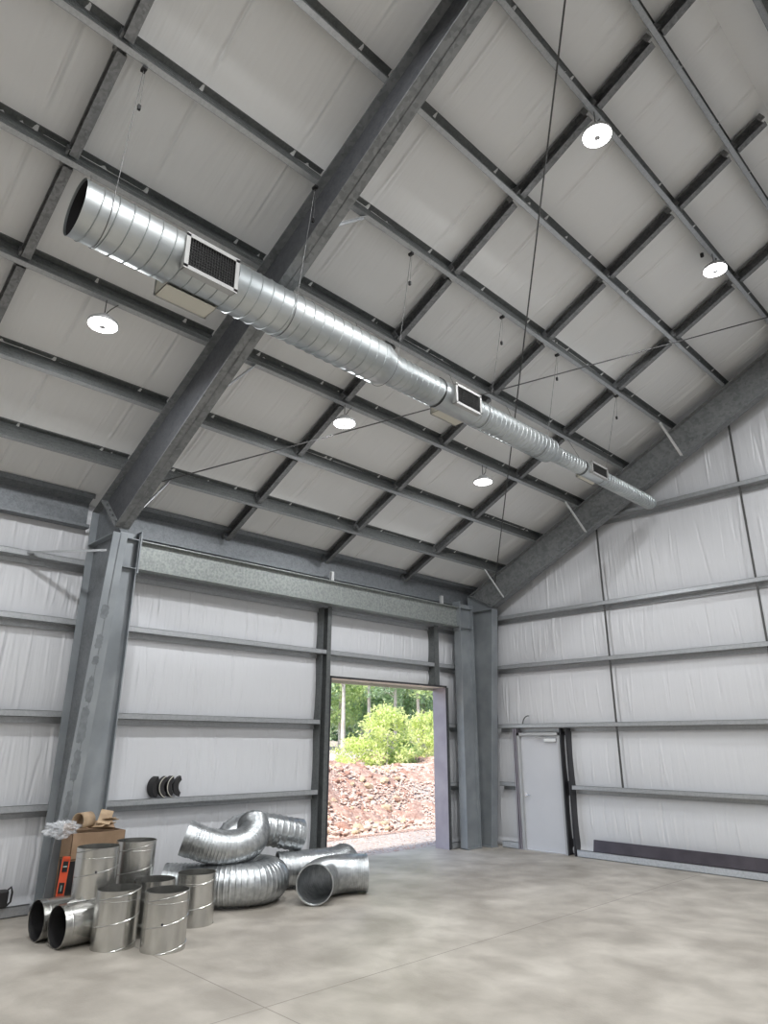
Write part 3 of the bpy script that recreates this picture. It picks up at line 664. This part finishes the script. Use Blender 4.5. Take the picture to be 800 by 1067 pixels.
def pipe_lying(x, y, ang, ln, R, label):
    e = empty('duct_offcut', (x,y,R+.004), label, 'duct pipe', 'lying duct pipes', ang)
    m = MB(); m.tube([(0,0,0),(0,ln,0)], R, 48, cap=False); m.tube([(0,ln,0),(0,0,0)], R-.004, 48, cap=False)
    n = 48
    for yy in (0,ln): m.add([(r*math.cos(2*math.pi*k/n), yy, r*math.sin(2*math.pi*k/n)) for r in (R-.004,R) for k in range(n)], [(k,(k+1)%n,n+(k+1)%n,n+k) for k in range(n)])
    m.build('pipe_wall', M_CAN, e)
    m = MB(); m.tube([(0,.07,0),(0,.078,0),(0,.086,0)], [R,R+.004,R], 48, cap=False); m.tube([(0,.0,0),(0,.02,0)], R+.003, 48, cap=False); m.build('rim_bead', M_CAN, e)
    MB().tube([(0,ln-.02,0),(0,.012,0)], R-.006, 40, cap=False).tube([(0,ln-.03,0),(0,ln-.02,0)], R-.006, 40).build('black_inner_tube', M_BLACK, e)  # black tube with closed back inside the pipe
    return e
pipe_lying(1.46,-9.42,.06,.62,.195,'galvanized pipe lying on the floor at far left, dark mouth partly hidden')
pipe_lying(1.88,-9.36,.10,.62,.195,'galvanized pipe lying on the floor, dark round mouth fully in view')
pipe_lying(1.36,-8.68,.0,.60,.197,'lying galvanized pipe supporting the rear raised sleeve')

def elbow(pts, R, label, rib=.05, collar=True, dark_mouth=False, collar_end=False):
    """corrugated bend along a smooth path through pts"""
    P_ = [Vector(p) for p in pts]; n = len(P_); S = []
    for i in range(n-1):
        p0 = P_[max(i-1,0)]; p1 = P_[i]; p2 = P_[i+1]; p3 = P_[min(i+2,n-1)]
        for k in range(16):
            t = k/16; S.append(.5*((2*p1)+(-p0+p2)*t+(2*p0-5*p1+4*p2-p3)*t*t+(-p0+3*p1-3*p2+p3)*t**3))
    S.append(P_[-1])
    # resample evenly
    ac = [0]
    for a, c in zip(S[:-1],S[1:]): ac.append(ac[-1]+(c-a).length)
    T = ac[-1]; N = int(T/rib)*8; Q = []; Rr = []; j = 0
    for i in range(N+1):
        d = T*i/N
        while j < len(ac)-2 and ac[j+1] < d: j += 1
        t = (d-ac[j])/max(1e-6,ac[j+1]-ac[j]); Q.append(S[j].lerp(S[j+1],t))
        Rr.append(R + (.012 if i % 8 == 0 else 0.0))
    o0 = Vector((Q[0].x, Q[0].y, 0))
    e = empty('duct_elbow', tuple(o0), label, 'duct elbow', 'corrugated duct elbows')
    Q = [q-o0 for q in Q]
    m = MB(); m.tube(Q, Rr, 44, cap=False); m.tube(Q[::-1], [r-.006 for r in Rr[::-1]], 44, cap=False); m.build('elbow_body', M_ELBOW, e)
    if dark_mouth: d = (Q[2]-Q[0]).normalized(); MB().tube([Q[0]+d*.02, Q[0]+d*.03], R-.008, 40).build('black_mouth_disc', M_BLACK, e)  # black disc added just inside the open mouth to darken it
    for ends, on in (((Q[0],Q[1]),collar),((Q[-1],Q[-2]),collar_end)):
        a, c = ends; d = (a-c).normalized(); ln = .10 if on else .012
        m = MB(); m.tube([a-d*.01, a+d*ln], R+.010, 44, cap=False); m.tube([a+d*ln, a-d*.01], R-.002, 44, cap=False)
        if on: m.tube([a+d*.03,a+d*.038,a+d*.046],[R+.010,R+.015,R+.010],44,cap=False)
        fa = a+d*ln; u_ = d.cross(Vector((0,0,1)));  u_ = u_.normalized() if u_.length > .01 else Vector((1,0,0)); v_ = d.cross(u_)
        m.add([fa+(u_*math.cos(2*math.pi*k/44)+v_*math.sin(2*math.pi*k/44))*r for r in (R-.002,R+.010) for k in range(44)], [(k,(k+1)%44,44+(k+1)%44,44+k) for k in range(44)])
        m.build('collar', M_ELBOW, e)
    return e
# front right elbow, open mouth towards the viewer
elbow([(2.18,-6.26,.252),(2.03,-6.10,.252),(1.88,-5.87,.252),(1.84,-5.62,.252),(1.90,-5.40,.252),(2.02,-5.22,.252)], .235, 'corrugated elbow at the front right, open mouth facing the viewer', .033, False)
# large lower elbow curling from behind the sleeves
elbow([(.98,-7.72,.262),(1.12,-7.56,.262),(1.35,-7.33,.262),(1.57,-7.08,.262),(1.66,-6.80,.262),(1.55,-6.52,.262),(1.30,-6.42,.262),(1.08,-6.50,.262)], .245, 'large corrugated elbow lying on the floor beneath the upper elbow', .055, False, dark_mouth=True)
# long elbow in the background
elbow([(.98,-5.98,.25),(1.10,-5.72,.25),(1.18,-5.42,.25),(1.19,-5.15,.25),(1.12,-4.92,.25),(1.00,-4.76,.25)], .232, 'long corrugated elbow lying behind the front right one', .042, False)
# upper S made of two elbows
elbow([(1.24,-7.54,.79),(1.36,-7.36,.72),(1.45,-7.12,.68),(1.46,-6.88,.71),(1.35,-6.68,.80),(1.17,-6.58,.90)], .205, 'corrugated elbow resting on top of the large one, collar pointing left', .036, True)
elbow([(.74,-6.72,.56),(.74,-6.62,.72),(.78,-6.42,.80),(.86,-6.12,.78),(.92,-5.86,.725),(.95,-5.70,.69)], .215, 'smooth banded elbow leaning at the back against the wall, mouth to the right', .09, False, collar_end=True)

# ------------------------------------------------------------------ carton, film, level
e = empty('cardboard_box', (.84,-8.66,0), 'tall brown cardboard box with a dark lower front behind the sleeves', 'box'); L = (-.84, 8.66, 0)
x0,x1,y0,y1,zt = .68,1.0,-8.98,-8.34,.95
m = MB(); t=.006
m.box((x0,y0,.68),(x1,y0+t,zt)); m.box((x1-t,y0,.68),(x1,y1,zt)); m.box((x0,y1-t,0),(x1,y1,zt)); m.box((x0,y0,0),(x0+t,y1,zt)); m.box((x0,y0,.66),(x1,y1,.668))
m.build('carton_top', M_CARD, e, L)
m = MB(); m.box((x0,y0+.01,0),(x1-.012,y1-.01,.66)); m.build('dark_liner', M_BLACK, e, L)
m = MB(); m.add([(x0,y0,zt),(x0,y1,zt),(x0-.06,y1-.02,zt+.10),(x0-.07,y0+.03,zt+.08)],[(0,1,2,3)]); m.add([(x1,y0,zt),(x1,y1,zt),(x1-.16,y1,zt-.012),(x1-.16,y0,zt-.012)],[(0,1,2,3)])
o = m.build('box_flap', M_CARD, e, L); s_ = o.modifiers.new('s','SOLIDIFY'); s_.thickness = .005
def crumple(name, c, sz, mt, label, cat, seed, noise=.35, sub=3, flat=1):
    rr = random.Random(seed); import bmesh
    bm = bmesh.new(); bmesh.ops.create_icosphere(bm, subdivisions=sub, radius=1)
    from mathutils import noise as N_
    for v in bm.verts:
        d = v.co.normalized(); k = 1+noise*(N_.noise(d*2.1+Vector((seed,0,0))))+noise*.8*N_.noise(d*5.3+Vector((0,seed,0)))
        v.co = Vector((d.x*sz[0]*k, d.y*sz[1]*k, d.z*sz[2]*k))
    zm = min(v.co.z for v in bm.verts)
    for v in bm.verts: v.co.z -= zm
    me = bpy.data.meshes.new(name); bm.to_mesh(me); bm.free(); me.materials.append(mt)
    o = bpy.data.objects.new(name, me); COL.objects.link(o); o.location = c
    return tag(o, label, cat)
# a torn wrap of cardboard: folded sheets
def folded(name, c, seed, mt, label, cat, W=.3, Hh=.18):
    rr = random.Random(seed); m = MB()
    for k in range(5):
        a = rr.uniform(0, math.pi); d = Vector((math.cos(a)*.35, math.sin(a), rr.uniform(-.12,.25))).normalized(); p = Vector((rr.uniform(-.04,.04), rr.uniform(-W*.3,W*.3), .03+Hh*.16*k))
        u_ = d.cross(Vector((rr.uniform(-.4,.4),rr.uniform(-.4,.4),1))).normalized()
        m.obox(p, d*rr.uniform(.35,.5)*W, u_*rr.uniform(.05,.08), d.cross(u_)*.004)
    o = m.build(name, mt); o.location = c; tag(o, label, cat); return o
m = MB()   # rolled carton wrap: broad bent tube of board
arc = [(.085*math.cos(a), .12*math.sin(a)) for a in np.linspace(-.5, 4.0, 14)]
vs = [(p[0]*1.0, y, .105+p[1]*.85) for y in (-.10,.10) for p in arc]; n = len(arc)
m.add(vs, [(i,i+1,n+i+1,n+i) for i in range(n-1)], True)
o = m.build('carton_wrap', M_CARDL); s_ = o.modifiers.new('s','SOLIDIFY'); s_.thickness = .008
o.location = (.84,-8.82,.957); o.rotation_euler = (0,.1,.5); tag(o,'bent roll of tan cardboard on top of the brown box','cardboard')
folded('cardboard_scraps', (.86,-8.52,.955), 4, M_CARDL, 'loose torn cardboard strips on top of the brown box', 'cardboard')
crumple('plastic_film', (.84,-9.06,.89), (.13,.17,.09), M_BAG, 'crumpled clear plastic film hanging over the left edge of the brown box', 'plastic film', 7, .5, 4)
e = empty('spirit_level', (1.02,-9.06,0), 'orange spirit level standing upright against the brown box', 'level'); 
lm = MB(); 
W_, D_, HL = .042, .028, .72
lm.box((-D_,-W_,0),(D_,-W_+.012,HL)); lm.box((-D_,W_-.012,0),(D_,W_,HL)); lm.box((-D_*.5,-W_+.012,0),(D_*.5,W_-.012,HL)); lm.box((-D_,-W_,0),(D_,W_,.02)); lm.box((-D_,-W_,HL-.02),(D_,W_,HL))
lm.build('level_body', M_ORANGE, e)
for z in (.14,.40,.62):
    m = MB(); m.box((D_*.5,-.028,z-.055),(D_*.5+.01,.028,z+.055)); q = m.build('vial_housing', M_BLACK, e)
    m = MB(); m.tube([(D_*.5+.016,0 if z==.40 else -.022,z-.03 if z==.40 else z),(D_*.5+.016,0 if z==.40 else .022,z+.03 if z==.40 else z)], .009, 10); m.build('vial', M_VIAL, q)
e.rotation_euler = (-.05,.0,-.35)
# black pads on the girt
e = None
for k in range(4):
    m = MB(); n = 14; cy = 0; 
    outer = [(.155*math.cos(a), .155*math.sin(a)) for a in np.linspace(-1.15,1.15,n)]; inner = [(.085*math.cos(a)-.0, .10*math.sin(a)) for a in np.linspace(1.0,-1.0,n)]
    poly = [(-p[0]+.16, p[1]+.145) for p in outer+inner]
    m.prism(poly, -.075, 'x', .045)
    o = m.build('rubber_collar', M_BLACK)
    ed = MB(); ed.tube([(.047, -p[0]+.16, p[1]+.145) for p in outer], .006, 6); ed.build('pale_edge', M_CREAM, o) if k in (1,2) else None
    o.location = (.115, -7.64+.115*k, H[0]+.0); o.rotation_euler = (0,0,(.25,-.1,.1,-.25)[k])
    tag(o, ['leftmost black curved rubber collar on the wall girt','second black curved rubber collar on the wall girt, pale edge','third black curved rubber collar on the wall girt, pale edge','rightmost black curved rubber collar on the wall girt'][k], 'rubber collar', 'black collars on the girt')
# black tool bag at the left edge
e = empty('tool_bag', (.30,-9.52,.125), 'small black bag on the base channel at the left edge', 'bag')
bm_ = MB(); bm_.box((-.10,-.12,0),(.02,.12,.19)); o = bm_.build('bag_body', M_BLACK, e); bv = o.modifiers.new('b','BEVEL'); bv.width = .025; bv.segments = 3
m = MB(); m.tube([(-.04,.10,.17),(-.04,.15,.21),(-.04,.17,.15),(-.04,.165,.05),(-.04,.12,.01)], .012, 8); m.build('handle', M_BLACK, e)
e.location = (.24,-9.46,.122)

# ------------------------------------------------------------------ outside
M_GRAVEL = mat('gravel', (.36,.31,.28), .95, vcol=(.56,.50,.46), vscale=14, detail=8, bump=.03, bscale=25)
M_BANK = mat('red_earth', (.30,.18,.14), .95, vcol=(.48,.34,.28), vscale=6, detail=10, bump=.05, bscale=14)
M_BARK = mat('pale_bark', (.42,.38,.33), .9, vcol=(.62,.58,.52), vscale=6)
def leafm(n, a, c):
    m = mat(n, a, .6, vcol=c, vscale=2.5); b = m.node_tree.nodes['Principled BSDF']
    b.inputs['Subsurface Weight'].default_value = 0
    nn = m.node_tree.nodes; ll = m.node_tree.links
    tr = nn.new('ShaderNodeBsdfTranslucent'); mx = nn.new('ShaderNodeMixShader'); mx.inputs[0].default_value = .45
    src = b.inputs['Base Color'].links[0].from_socket; ll.new(src, tr.inputs[0])
    out = nn['Material Output']; ll.new(b.outputs[0], mx.inputs[1]); ll.new(tr.outputs[0], mx.inputs[2]); ll.new(mx.outputs[0], out.inputs[0]); return m
M_LEAF1 = leafm('spring_leaves', (.42,.56,.24), (.66,.78,.40))
M_LEAF2 = leafm('forest_leaves', (.36,.50,.30), (.58,.72,.48))
M_LEAF3 = leafm('yellow_leaves', (.60,.70,.26), (.82,.88,.45))
# ground outside
U, V = np.meshgrid(np.linspace(-40,-.2,120), np.linspace(-30,45,150), indexing='ij')
def gz_(x,y):
    t = np.clip((-x-3.2-.25*np.sin(y*.8))/3.6,0,1); t = t*t*(3-2*t)
    return -.03 + (1.28+.12*np.sin(y*.9+1)+.06*np.sin(y*2.7))*t + np.clip((-x-9)*.05,0,3)
Zg = gz_(U,V); o = gridmesh('gravel_ground', U, V, Zg-.02, M_GRAVEL); tag(o,None,kind='structure'); o.name = 'ground'
U, V = np.meshgrid(np.linspace(-11,-2.6,260), np.linspace(-5,14,560), indexing='ij')
from mathutils import noise as NN
Zb = gz_(U,V)
nz = np.zeros_like(U)
for s_, a_ in ((1.3,.10),(3.5,.07),(9,.05)):
    ph = rng.uniform(0,9,6)
    for k in range(6):
        th = rng.uniform(0,math.pi); nz += a_/3*np.sin(s_*(U*math.cos(th)+V*math.sin(th))*rng.uniform(.7,1.4)+ph[k])
edge = np.clip((-U-3.0)/1.0,0,1)
o = gridmesh('rubble_bank', U, V, Zb+nz*edge+rng.normal(0,.012,U.shape)*edge-.012*(1-edge), M_BANK); tag(o,'reddish earth and rubble bank outside the doorway','rubble bank',kind='stuff')
# rocks
M_ROCKS = [mat('rock_pale',(.46,.33,.275),.9,vcol=(.64,.51,.44),vscale=4), mat('rock_red',(.27,.145,.11),.9,vcol=(.42,.26,.20),vscale=4), mat('rock_tan',(.42,.31,.20),.9,vcol=(.56,.44,.31),vscale=4)]
protos = []
import bmesh
for k in range(9):
    bm = bmesh.new(); bmesh.ops.create_icosphere(bm, subdivisions=2, radius=1); rr = random.Random(k)
    for v in bm.verts:
        v.co *= 1+.45*NN.noise(v.co*1.3+Vector((k*7,0,0))); v.co.z *= .65
    me = bpy.data.meshes.new('rock'); bm.to_mesh(me); bm.free(); me.materials.append(M_ROCKS[k%3]); protos.append(me)
rr = random.Random(3)
for k in range(240):
    x = -rr.uniform(2.9,7.6); y = rr.uniform(-2.6,1.0)+(-x-2.9)*.95; 
    o = bpy.data.objects.new('rock', protos[k%9]); COL.objects.link(o)
    s = rr.choice([.045,.05,.06,.07,.08,.10,.13])*rr.uniform(.7,1.1); o.scale = (s*rr.uniform(.8,1.4), s*rr.uniform(.8,1.4), s)
    o.location = (x, y, float(gz_(np.float64(x),np.float64(y)))+s*.1+.04); o.rotation_euler = (rr.uniform(0,.6),rr.uniform(0,.6),rr.uniform(0,6))
    tag(o,'reddish rock lying on the rubble bank outside the doorway','rock','rocks on the rubble bank')
# small stones as one mass
m = MB(); pv = [(1,0,0),(-1,0,0),(0,1,0),(0,-1,0),(0,0,.7),(0,0,-.7)]; pf = [(0,2,4),(2,1,4),(1,3,4),(3,0,4),(2,0,5),(1,2,5),(3,1,5),(0,3,5)]
for k in range(9000):
    x = -rr.uniform(.6,8.0); y = rr.uniform(-4.5,2.5)+(-x-1)*.95
    if x > -2.8 and rr.random() < .45: continue
    s = rr.uniform(.02,.06) if x < -2.8 else rr.uniform(.008,.02)
    z = float(gz_(np.float64(x),np.float64(y)))+(.03 if x<-3.2 else -.005); a = rr.uniform(0,6)
    m.add([(x+s*(p[0]*math.cos(a)-p[1]*math.sin(a))*rr.uniform(.8,1.4), y+s*(p[0]*math.sin(a)+p[1]*math.cos(a)), z+s*p[2]) for p in pv], pf)
o = m.build('small_stones', M_ROCKS[0]); tag(o,'scattered small stones on the bank and gravel','stones',kind='stuff')

def tree(x, y, h, cr, mt, n, label, group, trunk=.09, low=.25, leaf=.10, name='tree', lean=0, seed=0, cat='tree'):
    r = np.random.default_rng(seed); z = float(gz_(np.float64(x),np.float64(y)))-.1
    e = empty(name, (x,y,z), label, cat, group)
    if trunk:
        m = MB(); pts = [(lean*t*h, .1*math.sin(3*t+seed)*t, t*h*.96) for t in np.linspace(0,1,9)]
        m.tube(pts, [trunk*(1-.8*t) for t in np.linspace(0,1,9)], 10)
        for k in range(9):
            t = r.uniform(low,.92); p = Vector((lean*t*h,0,t*h)); a = r.uniform(0,6.28); q = p+Vector((math.cos(a),math.sin(a),.5))*cr*.7*(1-.5*t)
            m.tube([p,(p+q)/2+Vector((0,0,.05)),q], [trunk*.35,trunk*.22,trunk*.08], 6)
        m.build('trunk', M_BARK, e)
    # clumped leaves
    nc = max(8, n//60); cc = []
    for k in range(nc):
        t = r.uniform(low,1.0); a = r.uniform(0,6.28); prof = math.sin(math.pi*min(1,max(.08,(t-low)/(1.04-low)))**.7)
        rad = cr*(.25+.75*prof)*math.sqrt(r.uniform(.05,1)); cc.append((lean*t*h+rad*math.cos(a), rad*math.sin(a), t*h))
    cc = np.array(cc); idx = r.integers(0,nc,n); P_ = cc[idx]+r.normal(0,cr*.16,(n,3))*np.array([1,1,.7]); P_[:,2] = np.maximum(P_[:,2],.05)
    a = r.normal(0,1,(n,3)); a /= np.linalg.norm(a,axis=1)[:,None]; b_ = r.normal(0,1,(n,3)); b_ -= (a*b_).sum(1)[:,None]*a; b_ /= np.linalg.norm(b_,axis=1)[:,None]
    s = leaf*r.uniform(.6,1.3,n)[:,None]
    vs = np.stack([P_-a*s, P_+b_*s*.45, P_+a*s, P_-b_*s*.45],1).reshape(-1,3)
    me = bpy.data.meshes.new('foliage'); me.vertices.add(4*n); me.vertices.foreach_set('co', vs.ravel())
    me.loops.add(4*n); me.loops.foreach_set('vertex_index', np.arange(4*n,dtype=np.int32)); me.polygons.add(n)
    me.polygons.foreach_set('loop_start', np.arange(0,4*n,4,dtype=np.int32)); me.polygons.foreach_set('loop_total', np.full(n,4,dtype=np.int32))
    me.materials.append(mt); me.update(calc_edges=True)
    o = bpy.data.objects.new('foliage', me); COL.objects.link(o); o.parent = e
    return e
# view ray through the doorway: y = -1.9 + .95*(-x) roughly at the middle of the opening
def vy(x, f): return -12.4435+ (9.8367-x)*(( -4.44+12.4435)/(9.8367-.2)*(1-f) + (-1.31+12.4435)/(9.8367-.2)*f)
BG = 'bushes outside the doorway'
tree(-8.6, vy(-8.6,.45), 1.95, 1.05, M_LEAF3, 3600, 'bright yellow green bush in the middle of the doorway view', BG, .03, .02, .07, 'bush', seed=1, cat='bush')
tree(-9.0, vy(-9.0,.80), 1.75, .95, M_LEAF3, 3000, 'yellow green bush at the right of the doorway view', BG, .03, .02, .07, 'bush', seed=2, cat='bush')
tree(-9.6, vy(-9.6,.18), 1.0, .7, M_LEAF3, 1400, 'low pale bush at the left of the doorway view', BG, .02, .02, .06, 'bush', seed=3, cat='bush')
tree(-8.4, vy(-8.4,.60), 1.0, .6, M_LEAF1, 2000, 'darker green shrub in front of the yellow bush', BG, .02, .02, .06, 'bush', seed=4, cat='bush')
FG = 'trees beyond the bank'
spots = [(-13,.10,7.5),(-13.5,.30,8),(-14,.52,7.5),(-13,.74,8.2),(-14.5,.95,8),(-18,-.15,10),(-18,.08,10.5),(-19,.25,10),(-18,.42,11),(-19,.6,10),(-18,.78,10.5),(-19,.95,11),(-18,1.15,10),
         (-25,-.1,14),(-25,.15,14),(-26,.38,14),(-25,.6,14),(-26,.82,14),(-25,1.05,14)]
lb = ['nearest row','second row','farthest row']
for k,(x,f,h) in enumerate(spots):
    row = 0 if k < 5 else (1 if k < 13 else 2); kk = k-(0,5,13)[row]
    tree(x, vy(x,f), h, (1.3,1.9,2.8)[row], M_LEAF2 if (k%3) else M_LEAF1, (2600,5200,5200)[row], f'green forest tree beyond the bank, {lb[row]}, {ORD[kk]} from the left', FG, (.10,.13,.2)[row], (.34,.12,.03)[row], (.10,.14,.24)[row], seed=20+k, lean=.02*((k%3)-1))
